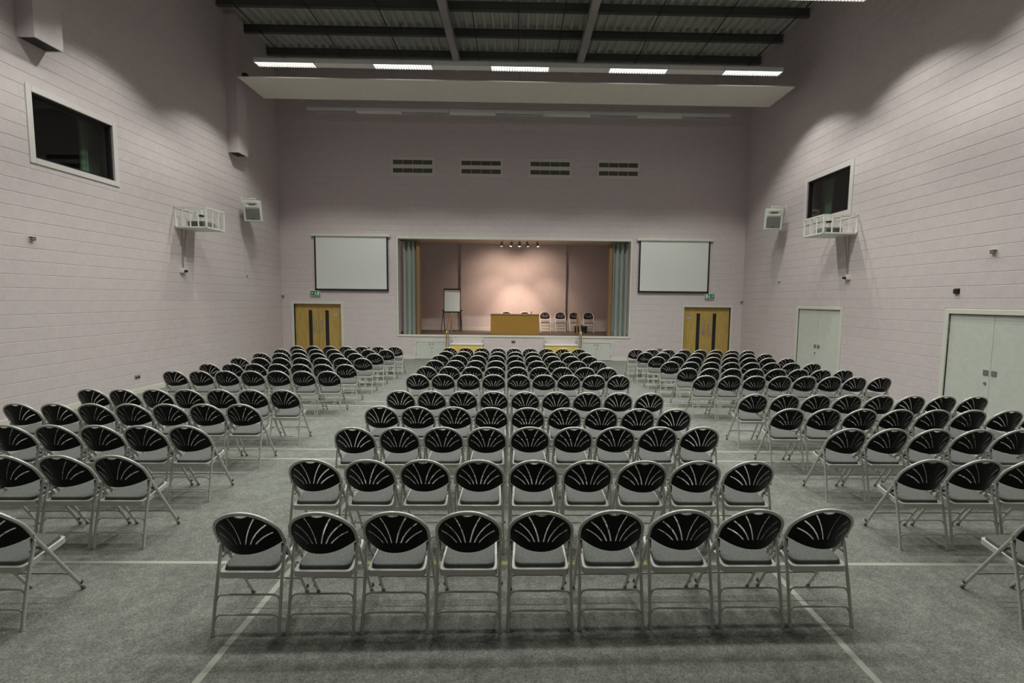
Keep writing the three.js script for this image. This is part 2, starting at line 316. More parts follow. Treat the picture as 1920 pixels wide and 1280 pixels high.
// ------------------------------------------------------------------ stage
{
  const zb = -19.95, zs = -20.07, zd = ZF - 0.25;
  solo('stage_floor', box(-4.6, 4.4, 0.02, STAGE, zs - 0.1, zd, 0), M.stageFloor, 'dark brown stage floor behind the white front edge', 'stage', undefined, 'structure');
  solo('trim_1', box(PROS[0] - 0.06, PROS[1] + 0.06, STAGE - 0.055, STAGE + 0.004, ZF - 0.26, ZF + 0.025, 0.006), M.trim, 'white edge board along the front of the stage', 'trim', undefined, 'structure');
  const fr = (x0, x1, y0, y1) => box(x0, x1, y0, y1, ZF - 0.06, ZF + 0.02, 0.006);
  solo('trim_2', join(fr(PROS[0] - 0.065, PROS[0], STAGE, PROS[3] + 0.085), fr(PROS[1], PROS[1] + 0.065, STAGE, PROS[3] + 0.085), fr(PROS[0], PROS[1], PROS[3], PROS[3] + 0.085)), M.trim, 'pale frame around the stage opening', 'trim', undefined, 'structure');
  const st = thing('wall_stage', 'pink rear and side walls of the stage', 'wall', [0, 0, 0], 0, undefined, 'structure');
  part(st, 'back_wall', box(-2.345, 2.0, STAGE, 4.6, zs - 0.2, zb), M.paint);
  for (const [a, b] of [[-4.75, -2.345], [2.0, 4.55]]) part(st, 'wing_wall', box(a, b, STAGE, 4.6, zs - 0.2, zs), M.paint);
  for (const [a, b] of [[-4.75, -4.5], [4.3, 4.55]]) part(st, 'side_wall', box(a, b, STAGE, 4.6, zs, zd), M.paint);
  solo('trim_3', box(-4.5, 4.3, 4.401, 4.5, zs, zd), M.stageCeil, 'beige ceiling over the stage', 'ceiling', undefined, 'structure');
  solo('baseboard_stage', join(box(-2.345, 2.0, STAGE, STAGE + 0.13, zb, zb + 0.02), box(-4.5, -2.345, STAGE, STAGE + 0.13, zs, zs + 0.02), box(2.0, 4.3, STAGE, STAGE + 0.13, zs, zs + 0.02)), M.trim, 'white skirting along the foot of the stage walls', 'skirting', undefined, 'structure');
  // folded partitions at both sides of the opening
  for (const [x0, dir, side] of [[-4.19, 1, 'flip chart'], [3.97, -1, 'spare chairs']]) {
    const p = thing('folding_partition', 'grey-green pleated partition folded back on the ' + side + ' side of stage', 'partition', [x0, STAGE, -17.42], 0, 'folding stage partitions');
    for (let k = 0; k < 6; k++) {
      const g = new THREE.BoxGeometry(0.012, 3.30, 0.24); g.rotateY((k % 2 ? -1 : 1) * 0.36); g.translate(dir * (0.075 + k * 0.086), 1.66, 0);
      part(p, 'leaf', metric(g), M.partition);
      part(p, 'hinge_strip', capped([V(dir * (0.118 + k * 0.086), 0.03, (k % 2 ? -1 : 1) * dir * 0.113), V(dir * (0.118 + k * 0.086), 3.29, (k % 2 ? -1 : 1) * dir * 0.113)], 0.009, 1, 6), M.steelDark);
    }
    part(p, 'track', box(dir > 0 ? 0 : -0.6, dir > 0 ? 0.6 : 0, 3.32, 3.37, -0.04, 0.04), M.steelDark);
    part(p, 'lead_post', box(dir * 0.575, dir * 0.70, 0, 3.33, -0.13, 0.1, 0.01), M.jamb, 'brown wooden leading post');
  }
  // bar of five stage spotlights
  const tgt = [[-0.9, 2.2, -20], [-1.5, 1.0, -20], [-0.05, 0.75, -19.9], [0.9, 2.2, -20], [1.6, 0.9, -20]];
  [-0.605, -0.244, 0.056, 0.357, 0.739].forEach((x, i) => {
    const s = thing('spotlight', 'small lit stage spotlight, ' + ord[i] + ' from the flip chart side', 'spotlight', [x, 4.222, -18.3], 0, 'stage spotlights');
    const dir = V(...tgt[i]).sub(V(x, 4.2, -18.3)).normalize(), q = new THREE.Quaternion().setFromUnitVectors(V(0, -1, 0), dir);
    const can = new THREE.LatheGeometry([[0, 0.1], [0.03, 0.1], [0.05, 0.06], [0.06, -0.05], [0.055, -0.05], [0.045, 0.0]].map((p) => new THREE.Vector2(...p)), 14); can.applyQuaternion(q);
    part(s, 'can', can, M.steelDark);
    const b = new THREE.SphereGeometry(0.05, 10, 8); b.scale(1, 0.9, 1); b.translate(0, -0.05, 0); b.applyQuaternion(q); part(s, 'bulb', b, M.bulb);
    part(s, 'stem', tube([V(0, 0.05, 0), V(0, 0.15, 0)], 0.012, 1, 6), M.steelDark);
    const L = new THREE.SpotLight(new THREE.Color(1, 0.73, 0.54), STAGE_LAMP * [0.42, 0.6, 1.6, 0.42, 0.6][i], 0, [1.0, 0.55, 0.5, 1.0, 0.55][i], 0.95, 2); L.name = 'stage_lamp';
    L.position.set(x, 4.222, -18.3).addScaledVector(dir, 0.08); L.target.position.set(...tgt[i]); L.castShadow = true; L.shadow.radius = 2; scene.add(L, L.target);
  });
  solo('light_bar', capped([V(-0.75, 4.387, -18.3), V(0.85, 4.387, -18.3)], 0.014, 1, 8), M.steelDark, 'short bar carrying the five stage spotlights', 'bar');
}

// stage steps with handrails
for (const [x0, x1, rail, side] of [[-2.36, -1.2, -2.41, 'flip chart'], [0.97, 2.15, 2.2, 'spare chairs']]) {
  const s = thing('stage_steps', 'pale wooden steps up to the stage on the ' + side + ' side', 'steps', [0, 0, ZF + 0.03]);
  part(s, 'tread', box(x0, x1, 0.555, 0.585, 0, 0.34, 0.006), M.white); part(s, 'tread', box(x0, x1, 0.27, 0.30, 0.3, 0.66, 0.006), M.white);
  part(s, 'riser', box(x0 + 0.01, x1 - 0.01, 0.3, 0.555, 0.02, 0.32), M.beech); part(s, 'riser', box(x0 + 0.01, x1 - 0.01, 0, 0.27, 0.02, 0.64), M.beech);
  part(s, 'backboard', box(x0, x1, 0.585, 0.80, -0.004, 0.012), M.paint);
  for (const x of [x0 + 0.05, x1 - 0.05]) part(s, 'bolt', box(x - 0.022, x + 0.022, 0.645, 0.675, 0.012, 0.03, 0.006), M.steelDark);
  const h = thing('handrail', 'bent metal handrail of the stage steps, ' + side + ' side', 'handrail', [rail, 0, ZF], 0, 'stage step handrails');
  const pts = [V(0, 0.012, 0.70), V(0, 0.9, 0.70), V(0, 1.0, 0.68), V(0, 1.09, 0.62), V(0, 1.58, -0.32), V(0, 1.65, -0.42), V(0, 1.6, -0.5), V(0, 1.45, -0.52), V(0, STAGE + 0.02, -0.52)];
  part(h, 'rail', capped(pts, 0.024, 48, 8), M.brass);
  part(h, 'post', tube([V(0, 0.01, 0.25), V(0, 1.27, 0.25)], 0.02, 1, 8), M.chrome);
  part(h, 'foot_plate', new THREE.CylinderGeometry(0.04, 0.04, 0.012, 12).translate(0, 0.006, 0.70), M.chrome);
}

// stage front cupboards
function squarePull(p, x, y, s = 0.055) { part(p, 'pull', box(x - s / 2, x + s / 2, y - s / 2, y + s / 2, 0.013, 0.022, 0.003), M.grille, 'square recessed pull'); }
for (const [c, side, flip] of [[CUP_L, 'flip chart', 0], [CUP_R, 'spare chairs', 1]]) {
  const [a, b, lo, hi] = c, p = thing('stage_cupboard', 'low white double-door cupboard in the stage front, ' + side + ' side', 'cupboard', [0, 0, ZF], 0, 'stage front cupboards'), m = (a + b) / 2;
  part(p, 'frame', join(box(a - 0.05, b + 0.05, hi, hi + 0.045, -0.01, 0.022), box(a - 0.05, a, lo - 0.05, hi, -0.01, 0.022), box(b, b + 0.05, lo - 0.05, hi, -0.01, 0.022), box(a, b, lo - 0.05, lo, -0.01, 0.022)), M.trim);
  for (const [d0, d1] of [[a + 0.004, m - 0.003], [m + 0.003, b - 0.004]]) squarePull(part(p, 'door', box(d0, d1, lo + 0.005, hi - 0.014, -0.005, 0.013, 0.003), M.doorWhite), m + (d0 < m - 0.1 ? -0.06 : 0.06), hi - 0.075, 0.042);
  const k = new THREE.CylinderGeometry(0.018, 0.018, 0.012, 12); k.rotateX(Math.PI / 2); k.translate(m + 0.03 * (flip ? 1 : 1), hi - 0.21, 0.016); part(p, 'lock', k, M.grille);
  for (const y of [hi - 0.09, lo + 0.09]) part(p, 'hinge', box((flip ? b : a) - 0.008, (flip ? b : a) + 0.008, y - 0.04, y + 0.04, 0.01, 0.026), M.steelDark);
}
// ------------------------------------------------------------------ doors
function woodDoor(name, [a, b, lo, hi], cas, label, signOnRight) {
  const d = thing(name, label, 'door', [0, 0, ZF], 0, undefined, 'structure'), m = (a + b) / 2, z = -0.12;
  part(d, 'frame', join(box(a - cas, a, 0, hi + cas, -0.14, 0.025, 0.006), box(b, b + cas, 0, hi + cas, -0.14, 0.025, 0.006), box(a, b, hi, hi + cas, -0.14, 0.025, 0.006)), M.trim);
  part(d, 'closer_rail', box(a, b, hi - 0.085, hi, z, z + 0.06, 0.004), M.wood);
  const top = hi - 0.09;
  for (const [l, r, s] of [[a + 0.003, m - 0.003, 1], [m + 0.003, b - 0.003, -1]]) {
    const g0 = s > 0 ? m - 0.35 : m + 0.235, g1 = g0 + 0.13, y0 = 0.28, y1 = top - 0.13;
    const sh = new THREE.Shape([[l, 0.01], [r, 0.01], [r, top], [l, top]].map((p) => new THREE.Vector2(...p)));
    sh.holes.push(new THREE.Path([[g0, y0], [g0, y1], [g1, y1], [g1, y0]].map((p) => new THREE.Vector2(...p))));
    const g = new THREE.ExtrudeGeometry(sh, { depth: 0.045, bevelEnabled: false }); g.translate(0, 0, z); metric(g);
    const leaf = part(d, 'leaf', g, M.wood);
    part(leaf, 'vision_panel', box(g0, g1, y0, y1, z + 0.012, z + 0.022), M.darkGlass, 'dark narrow glass strip');
    const hx = m - s * 0.105; part(leaf, 'pull_handle', join(box(hx - 0.03, hx + 0.03, 0.92, 1.41, z + 0.045, z + 0.05, 0.002), capped([V(hx, 0.97, z + 0.05), V(hx, 0.99, z + 0.1), V(hx, 1.34, z + 0.1), V(hx, 1.36, z + 0.05)], 0.012, 12, 6)), M.chrome);
  }
  const sx = signOnRight ? b - 0.21 : a + 0.22; part(d, 'door_plate', box(sx - 0.095, sx + 0.095, 1.50, 1.59, z + 0.045, z + 0.052, 0.002), M.chrome, 'small grey plate');
}
woodDoor('door_1', DFL, 0.1, 'pale wooden double door beneath the screen on the flip chart side', true);
woodDoor('door_2', DFR, 0.07, 'pale wooden double door beneath the screen on the white doors side', false);
for (const z of [DFL, DFR]) solo('wall_corridor', box(z[0] - 0.1, z[1] + 0.1, 0, 2.1, ZF - 0.33, ZF - 0.25), M.roomDark, 'dark lining behind the wooden doors', 'wall', undefined, 'structure');

function whiteDoor(name, [a, b, lo, hi], label) {                    // in the right wall: u = z
  const d = thing(name, label, 'door', [XR, 0, 0], 0, undefined, 'structure'), m = (a + b) / 2, cas = 0.085;
  part(d, 'frame', join(box(-0.025, 0.12, 0, hi + cas, a - cas, a, 0.006), box(-0.025, 0.12, 0, hi + cas, b, b + cas, 0.006), box(-0.025, 0.12, hi, hi + cas, a, b, 0.006)), M.trim);
  for (const [l, r, s] of [[a + 0.004, m - 0.002, 1], [m + 0.002, b - 0.004, -1]]) {
    const leaf = part(d, 'leaf', box(0.015, 0.06, 0.012, hi - 0.012, l, r, 0.004), M.doorWhite);
    const hz = m - s * 0.072; part(leaf, 'pull', box(0.004, 0.016, 0.94, 1.03, hz - 0.045, hz + 0.045, 0.004), M.grille, 'square dark flush pull');
    const e = s > 0 ? a : b; for (const y of [hi - 0.22, hi - 0.42, 0.3]) part(leaf, 'hinge', box(-0.005, 0.02, y - 0.055, y + 0.055, e - 0.009, e + 0.009), M.steelDark);
  }
  const k = new THREE.CylinderGeometry(0.024, 0.024, 0.012, 14); k.rotateZ(Math.PI / 2); k.translate(0.008, 0.80, m - 0.07); part(d, 'lock', k, M.grille);
  part(d, 'door_lining', box(0.2, 0.25, 0, hi, a, b), M.roomDark);
}
whiteDoor('door_3', DR1, 'white flush double door below the projector cage, nearer the stage');
whiteDoor('door_4', DR2, 'large white flush double door nearer the viewer, beneath the black wall box');

// ------------------------------------------------------------------ windows into the dark side rooms
function sideWindow(name, frame, [a, b, lo, hi], cas, label, greenAt) {
  const w = thing(name, label, 'window', [0, 0, 0], 0, undefined, 'structure'); frame.decompose(w.position, w.quaternion, w.scale);
  part(w, 'casing', join(box(a - cas, a, lo - cas, hi + cas, -0.01, 0.022, 0.005), box(b, b + cas, lo - cas, hi + cas, -0.01, 0.022, 0.005), box(a, b, hi, hi + cas, -0.01, 0.022, 0.005), box(a, b, lo - cas, lo, -0.01, 0.022, 0.005)), M.ventFrame);
  const t = 0.035; part(w, 'window_frame', join(box(a, a + t, lo, hi, -0.26, -0.02), box(b - t, b, lo, hi, -0.26, -0.02), box(a, b, hi - t, hi, -0.26, -0.02), box(a, b, lo, lo + t, -0.26, -0.02)), M.black);
  part(w, 'pane', box(a + t, b - t, lo + t, hi - t, -0.075, -0.069), M.glass);
  part(w, 'room_lining', join(box(a - 0.6, b + 0.6, lo - 1.2, hi + 0.4, -2.3, -2.25), box(a - 0.6, b + 0.6, lo - 1.2, lo - 1.15, -2.3, -0.25), box(a - 0.6, b + 0.6, hi + 0.35, hi + 0.4, -2.3, -0.25), box(a - 0.6, a - 0.55, lo - 1.2, hi + 0.4, -2.3, -0.25), box(b + 0.55, b + 0.6, lo - 1.2, hi + 0.4, -2.3, -0.25)), M.roomDark);
  part(w, 'blind', join(...Array.from({ length: 5 }, (_, i) => { const g = new THREE.CylinderGeometry(0.05, 0.05, hi - lo + 0.5, 8); g.translate(greenAt + (i - 2) * 0.085, (lo + hi) / 2, -0.55); return g; })), M.green, 'dark green gathered curtain');
}
sideWindow('window_1', frameL, WIN_L, 0.1, 'high dark window in the wall opposite the white doors', WIN_L[1] + 0.08);
sideWindow('window_2', frameR, WIN_R, 0.125, 'high dark window above the projector cage and white door', WIN_R[0] + 0.02);

// ------------------------------------------------------------------ skirting
solo('baseboard_left', box(XL, XL + 0.02, 0, 0.11, ZF, ZB, 0.004), M.trim, 'white skirting at the foot of the wall with the socket', 'skirting', undefined, 'structure');
solo('baseboard_right', join(box(XR - 0.02, XR, 0, 0.11, ZF, DR1[0] - 0.086), box(XR - 0.02, XR, 0, 0.11, DR1[1] + 0.086, DR2[0] - 0.086), box(XR - 0.02, XR, 0, 0.11, DR2[1] + 0.086, ZB)), M.trim, 'white skirting between the white double doors', 'skirting', undefined, 'structure');
solo('baseboard_front', join(...[[XL, DFL[0] - 0.1], [DFL[1] + 0.1, CUP_L[0] - 0.052], [CUP_L[1] + 0.052, -2.45], [-1.15, 0.9], [CUP_R[1] + 0.052, DFR[0] - 0.07], [DFR[1] + 0.07, XR]].map(([a, b]) => box(a, b, 0, 0.11, ZF, ZF + 0.02))), M.trim, 'white skirting at the foot of the stage wall', 'skirting', undefined, 'structure');

// ------------------------------------------------------------------ things on the end wall
for (const x of VENTS) {
  const k = VENTS.indexOf(x), v = thing('wall_vent', 'twin-row wall vent high above the stage, ' + ord[k] + ' from flip chart side', 'vent', [x, 6.70, ZF], 0, 'vents above the stage');
  const hw = 0.68, rows = [[0.06, 0.21], [-0.22, -0.07]];
  const sh = new THREE.Shape([[-0.75, -0.33], [0.75, -0.33], [0.75, 0.33], [-0.75, 0.33]].map((p) => new THREE.Vector2(...p)));
  for (const [a, b] of rows) for (let c = 0; c < 4; c++) { const l = -hw + c * 0.342, r = l + 0.33; sh.holes.push(new THREE.Path([[l, a], [l, b], [r, b], [r, a]].map((p) => new THREE.Vector2(...p)))); }
  const g = new THREE.ExtrudeGeometry(sh, { depth: 0.018, bevelEnabled: false }); part(v, 'frame', metric(g), M.ventFrame);
  for (const [a, b] of rows) for (let c = 0; c < 4; c++) { const l = -hw + c * 0.342; part(v, 'grille', join(box(l, l + 0.33, a, b, 0.001, 0.004), ...Array.from({ length: 5 }, (_, i) => { const q = new THREE.BoxGeometry(0.33, 0.003, 0.014); q.rotateX(0.6); q.translate(l + 0.165, a + 0.015 + i * (b - a - 0.02) / 4.5, 0.010); return metric(q); })), M.ventDark); }
}
function projScreen(x0, x1, y0, y1, ytop, label) {
  const s = thing('projection_screen', label, 'screen', [0, 0, ZF], 0, 'projection screens');
  part(s, 'housing', box(x0 - 0.09, x1 + 0.09, ytop - 0.09, ytop, 0.014, 0.115, 0.02), M.trim);
  const e = 0.055;
  part(s, 'sheet', box(x0 + e, x1 - e, y0 + e, ytop - 0.08, 0.055, 0.058), M.screen, 'white matt sheet');
  part(s, 'border', join(box(x0, x0 + e, y0, ytop - 0.08, 0.053, 0.0605), box(x1 - e, x1, y0, ytop - 0.08, 0.053, 0.0605), box(x0, x1, y0, y0 + e, 0.053, 0.0605)), M.black, 'black edge of the sheet');
  part(s, 'bottom_bar', capped([V(x0, y0, 0.057), V(x1, y0, 0.057)], 0.014, 1, 8), M.black);
}
projScreen(-7.10, -4.54, 2.41, 0, 4.36, 'pulled-down white projection screen on the flip chart side of stage');
projScreen(4.27, 6.78, 2.455, 0, 4.345, 'pulled-down white projection screen on the white doors side of stage');

{ // emergency exit signs: white running figure, door and arrow on green
  for (const [x, y, flip, side] of [[-7.1, 2.30, 1, 'flip chart'], [6.83, 2.345, -1, 'white doors']]) {
    const c = document.createElement('canvas'); c.width = 256; c.height = 112; const g = c.getContext('2d');
    g.fillStyle = '#0a6b45'; g.fillRect(0, 0, 256, 112); g.fillStyle = '#d8efe2'; g.strokeStyle = '#d8efe2';
    const X = (u) => flip > 0 ? u : 256 - u;
    g.fillRect(Math.min(X(190), X(232)), 16, 42, 82);
    g.lineWidth = 13; g.beginPath(); g.moveTo(X(86), 56); g.lineTo(X(28), 56); g.stroke();
    g.beginPath(); g.moveTo(X(16), 56); g.lineTo(X(48), 30); g.lineTo(X(48), 82); g.closePath(); g.fill();
    g.beginPath(); g.arc(X(140), 26, 9, 0, 7); g.fill();
    g.lineWidth = 11; g.lineCap = 'round'; g.beginPath(); g.moveTo(X(138), 40); g.lineTo(X(146), 66); g.lineTo(X(126), 76); g.lineTo(X(120), 96); g.stroke();
    g.beginPath(); g.moveTo(X(146), 66); g.lineTo(X(162), 82); g.lineTo(X(172), 98); g.stroke();
    g.lineWidth = 8; g.beginPath(); g.moveTo(X(114), 58); g.lineTo(X(122), 44); g.lineTo(X(140), 42); g.lineTo(X(158), 58); g.stroke();
    const t = new THREE.CanvasTexture(c); t.colorSpace = THREE.SRGBColorSpace;
    const s = thing('exit_sign', 'small green emergency exit sign above the wooden door, ' + side + ' side', 'exit sign', [x, y, ZF], 0, 'exit signs');
    part(s, 'case', box(-0.175, 0.175, -0.085, 0.085, 0.002, 0.07, 0.01), M.trim);
    const face = new THREE.PlaneGeometry(0.32, 0.14); face.translate(0, 0.005, 0.0715);
    part(s, 'sign_face', face, mat({ map: t, emissiveMap: t, emissive: 0xffffff, emissiveIntensity: 0.08, roughness: 0.35 }));
  }
}
function plate(name, frame, u, v, w, h, label, category, group, m = M.chrome, extra) {
  const s = thing(name, label, category, [0, 0, 0], 0, group); frame.decompose(s.position, s.quaternion, s.scale); s.position.add(V(u, v, 0.004).applyQuaternion(s.quaternion));
  part(s, 'plate', box(-w / 2, w / 2, -h / 2, h / 2, 0, 0.012, 0.003), m);
  if (extra) extra(s);
  return s;
}
const doubleSocket = (s) => { for (const x of [-0.035, 0.035]) { part(s, 'outlet', box(x - 0.024, x + 0.024, -0.032, 0.006, 0.012, 0.016), M.black); part(s, 'switch', box(x - 0.008, x + 0.008, 0.014, 0.034, 0.012, 0.017, 0.002), M.white); } };
plate('wall_socket', frameL, 10.51, 0.378, 0.155, 0.095, 'steel double socket low on the wall beside the chairs', 'socket', 'wall sockets', M.chrome, doubleSocket);
plate('wall_socket', frameF, -5.31, 0.39, 0.155, 0.095, 'double socket on the stage wall between wooden door and stage cupboard', 'socket', 'wall sockets', M.chrome, doubleSocket);
plate('wall_socket', frameF, 5.13, 0.42, 0.155, 0.095, 'double socket on the stage wall near the white doors side', 'socket', 'wall sockets', M.chrome, doubleSocket);
plate('wall_socket', frameF, -0.13, 0.65, 0.135, 0.095, 'grey socket plate in the middle of the stage front', 'socket', 'wall sockets', M.grille, doubleSocket);

// ------------------------------------------------------------------ things on the side walls
// boxed casings high on the left wall
for (const [z0, z1, y0, label] of [[-8.42, -8.93, 6.37, 'boxed-in pink casing high above the dark window'], [-14.23, -14.72, 6.25, 'boxed-in pink casing high on the wall behind the hanging panel']]) {
  const c = thing('wall_casing', label, 'casing', [XL, y0, (z0 + z1) / 2], 0, 'boxed wall casings'), h = TOP - y0 - 0.3, d = Math.abs(z1 - z0) / 2;
  part(c, 'front_board', box(0.285, 0.31, 0, h, -d, d, 0.003), M.paint);
  for (const s of [-1, 1]) part(c, 'side_board', box(0, 0.286, 0, h, s * d - (s > 0 ? 0.025 : 0), s * d + (s > 0 ? 0 : 0.025)), M.paint);
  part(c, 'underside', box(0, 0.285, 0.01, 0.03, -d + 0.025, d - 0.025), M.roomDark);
}
function cage(mirror, wallX, depth, z0, z1, y0, y1, label) {
  const t = thing('projector_cage', label, 'cage', [wallX, y0, 0], 0, 'projector cages'), X = (x) => mirror * x, h = y1 - y0, r = 0.021;
  const e = (a, b, n = 'frame_bar', w = r) => part(t, n, bar(V(X(a[0]), a[1], a[2]), V(X(b[0]), b[1], b[2]), w * 1.5, w * 1.5), M.white);
  for (const y of [0.012, h]) { e([0, y, z0], [depth, y, z0]); e([depth, y, z0], [depth, y, z1]); e([depth, y, z1], [0, y, z1]); e([0, y, z0], [0, y, z1]); }
  for (const [x, z] of [[0.012, z0], [depth, z0], [depth, z1], [0.012, z1]]) e([x, 0, z], [x, h, z]);
  for (const f of [0.25, 0.5, 0.75]) { e([depth * f, 0, z0], [depth * f, h, z0], 'upright', 0.014); e([depth * f, 0, z1], [depth * f, h, z1], 'upright', 0.014); }
  for (const f of [0.35, 0.68]) { const z = z0 + (z1 - z0) * f; e([depth, 0, z], [depth, h, z], 'upright', 0.014); e([0.01, h, z], [depth, h, z], 'top_bar', 0.009); }
  part(t, 'tray', box(X(0.0), X(depth), -0.012, 0.004, z1, z0), M.white);
  for (const z of [z0 - 0.03, z1 + 0.03]) part(t, 'wall_strap', box(X(0.002), X(0.02), -0.06, h + 0.06, z - 0.02, z + 0.02), M.white);
  // projector inside, on a column
  const zc = (z0 + z1) / 2, p = thing('projector', 'dark grey projector inside the ' + (mirror > 0 ? 'cage beside the dark window wall' : 'cage above the white door'), 'projector', [wallX + X(depth * 0.55), y0 + 0.012, zc], 0, 'caged projectors');
  const pb = part(p, 'body', box(-0.22, 0.22, 0.03, 0.17, -0.2, 0.2, 0.025), M.grille);
  for (const [a, b] of [[-0.15, -0.12], [0.15, -0.12], [-0.15, 0.12], [0.15, 0.12]]) part(p, 'foot', box(a - 0.015, a + 0.015, 0, 0.035, b - 0.015, b + 0.015), M.black);
  const l = new THREE.CylinderGeometry(0.05, 0.05, 0.04, 16); l.rotateX(Math.PI / 2); l.translate(-0.1, 0.09, -0.205); part(pb, 'lens', l, M.darkGlass);
  part(pb, 'vent_grille', join(...Array.from({ length: 6 }, (_, i) => box(-0.17, 0.17, 0.045 + i * 0.016, 0.05 + i * 0.016, 0.2, 0.204))), M.black);
  const col = box(-0.03, 0.03, 0.17, h - 0.02, -0.03, 0.03, 0.005); part(p, 'column', col, M.white); part(p, 'clamp', box(-0.05, 0.05, 0.30, 0.34, -0.05, 0.05, 0.005), M.black);
  // cables down to a small box
  const cx = wallX + X(0.035), by = 2.80, zb = zc + 0.18;
  const c = thing('cable', 'dark cable hanging from the cage ' + (mirror > 0 ? 'beside the dark window wall' : 'above the white door'), 'cable', [0, 0, 0], 0, 'projector cables');
  part(c, 'strand', tube([V(cx, y0 - 0.02, zb - 0.02), V(cx, y0 - 0.5, zb - 0.01), V(cx, by + 0.06, zb)], 0.007, 12, 6), M.grille);
  part(c, 'strand', tube([V(wallX + X(0.03), y0 - 0.02, zb - 0.2), V(cx, y0 - 0.5, zb - 0.07), V(cx, by + 0.06, zb - 0.02)], 0.006, 12, 6), M.grille);
  const k = thing('connection_box', 'small wall connection box under the ' + (mirror > 0 ? 'cage beside the dark window wall' : 'cage above the white door'), 'wall box', [wallX, by - 0.04, zb], 0, 'wall connection boxes');
  part(k, 'box', box(X(0.003), X(0.07), -0.045, 0.045, -0.09, 0.09, 0.008), M.white); part(k, 'plug', box(X(0.07), X(0.13), -0.03, 0.03, -0.04, 0.02, 0.008), M.black);
}
cage(1, XL, 0.76, -11.92, -12.62, 3.80, 4.28, 'white wire projector cage on the wall opposite the white doors');
cage(-1, XR, 0.82, -11.44, -12.2, 3.79, 4.22, 'white wire projector cage on the wall above the white door');

function speaker(mirror, wallX, x, y, z, by, bz, label, bracketLabel) {
  const s = thing('loudspeaker', label, 'loudspeaker', [x, y, z], mirror * 0.22, 'wall loudspeakers'); s.rotation.x = 0.12;
  const sh = new THREE.Shape([[-0.235, -0.29], [0.235, -0.29], [0.235, 0.29], [-0.235, 0.29]].map((p) => new THREE.Vector2(...p)));
  const g = new THREE.ExtrudeGeometry(sh, { depth: 0.34, bevelEnabled: true, bevelSize: 0.012, bevelThickness: 0.012, bevelSegments: 2 }); g.translate(0, 0, -0.34);
  const p = g.attributes.position; for (let i = 0; i < p.count; i++) { const f = 1 - 0.34 * (-p.getZ(i) / 0.34) * 0.9; p.setX(i, p.getX(i) * f); } g.computeVertexNormals();
  part(s, 'cabinet', g, M.white);
  part(s, 'grille', box(-0.19, 0.19, -0.25, 0.06, 0.01, 0.022, 0.006), M.grille, 'grey cloth grille');
  const horn = new THREE.Shape([[-0.19, 0.1], [0.19, 0.1], [0.19, 0.25], [-0.19, 0.25]].map((q) => new THREE.Vector2(...q)));
  horn.holes.push(new THREE.Path([[-0.14, 0.13], [-0.14, 0.225], [0.14, 0.225], [0.14, 0.13]].map((q) => new THREE.Vector2(...q))));
  part(s, 'horn', new THREE.ExtrudeGeometry(horn, { depth: 0.03, bevelEnabled: false }), M.white);
  part(s, 'throat', box(-0.09, 0.09, 0.155, 0.2, 0.012, 0.016), M.grille); part(s, 'badge', box(-0.03, 0.03, -0.235, -0.21, 0.022, 0.025), M.black);
  const b = thing('speaker_bracket', bracketLabel, 'bracket', [wallX, by, bz], 0, 'loudspeaker brackets'), dx = x - wallX;
  part(b, 'wall_plate', box(0, mirror * 0.015, -0.14, 0.06, -0.06, 0.06, 0.003), M.white);
  part(b, 'arm', bar(V(mirror * 0.01, 0, 0), V(dx, 0, z - bz - 0.15), 0.035, 0.035), M.white);
  part(b, 'drop_pin', tube([V(dx, 0.01, z - bz - 0.15), V(dx, y + 0.335 - by, z - bz - 0.15)], 0.016, 1, 8), M.white);
  solo('speaker_lead', tube([V(wallX + mirror * 0.012, by - 0.15, bz), V(wallX + mirror * 0.012, by - 1.2, bz), V(wallX + mirror * 0.012, by - 2.22, bz - 0.02)], 0.005, 8, 5), M.ventFrame, 'thin pale lead down the wall from the loudspeaker on the ' + (mirror > 0 ? 'dark window wall' : 'white doors wall'), 'lead', 'loudspeaker leads');
}
speaker(1, XL, -7.86, 4.68, -14.6, 5.07, -14.85, 'white wall loudspeaker beside the cage on the dark window wall', 'white bracket of the loudspeaker on the dark window wall');
speaker(-1, XR, 7.55, 4.60, -14.35, 5.0, -14.6, 'white wall loudspeaker near the cage on the white doors wall', 'white bracket of the loudspeaker on the white doors wall');

function sensor(frame, u, v, label, m, s = 1) { plate('wall_sensor', frame, u, v, 0.07 * s, 0.09 * s, label, 'sensor', 'small wall fittings', m, (t) => { part(t, 'head', box(-0.03 * s, 0.045 * s, -0.03 * s, 0.035 * s, 0.012, 0.06 * s, 0.01 * s), M.grille); part(t, 'cap', box(-0.034 * s, 0.05 * s, 0.03 * s, 0.042 * s, 0.008, 0.065 * s, 0.003), M.white); }); }
sensor(frameL, 8.41, 3.09, 'small dark fitting on the wall below the dark window', M.white);
sensor(frameR, -8.08, 3.035, 'small dark fitting high above the large white door', M.white);
sensor(frameL, 14.9, 2.77, 'tiny pale fitting on the wall beneath the loudspeaker lead', M.white, 0.7);
sensor(frameR, -14.71, 2.78, 'tiny pale fitting under the loudspeaker on the white doors wall', M.white, 0.7);
sensor(frameF, XL + 0.06, 2.19, 'tiny white detector in the corner by the wooden door', M.white, 0.9);
sensor(frameF, XR - 0.05, 2.16, 'tiny white detector in the corner near the white doors', M.white, 0.9);
plate('wall_box', frameR, -8.70, 2.385, 0.1, 0.1, 'small black square box on the wall above the large white door', 'wall box', undefined, M.black, (t) => part(t, 'cover', box(-0.04, 0.04, -0.04, 0.04, 0.012, 0.05, 0.006), M.black));

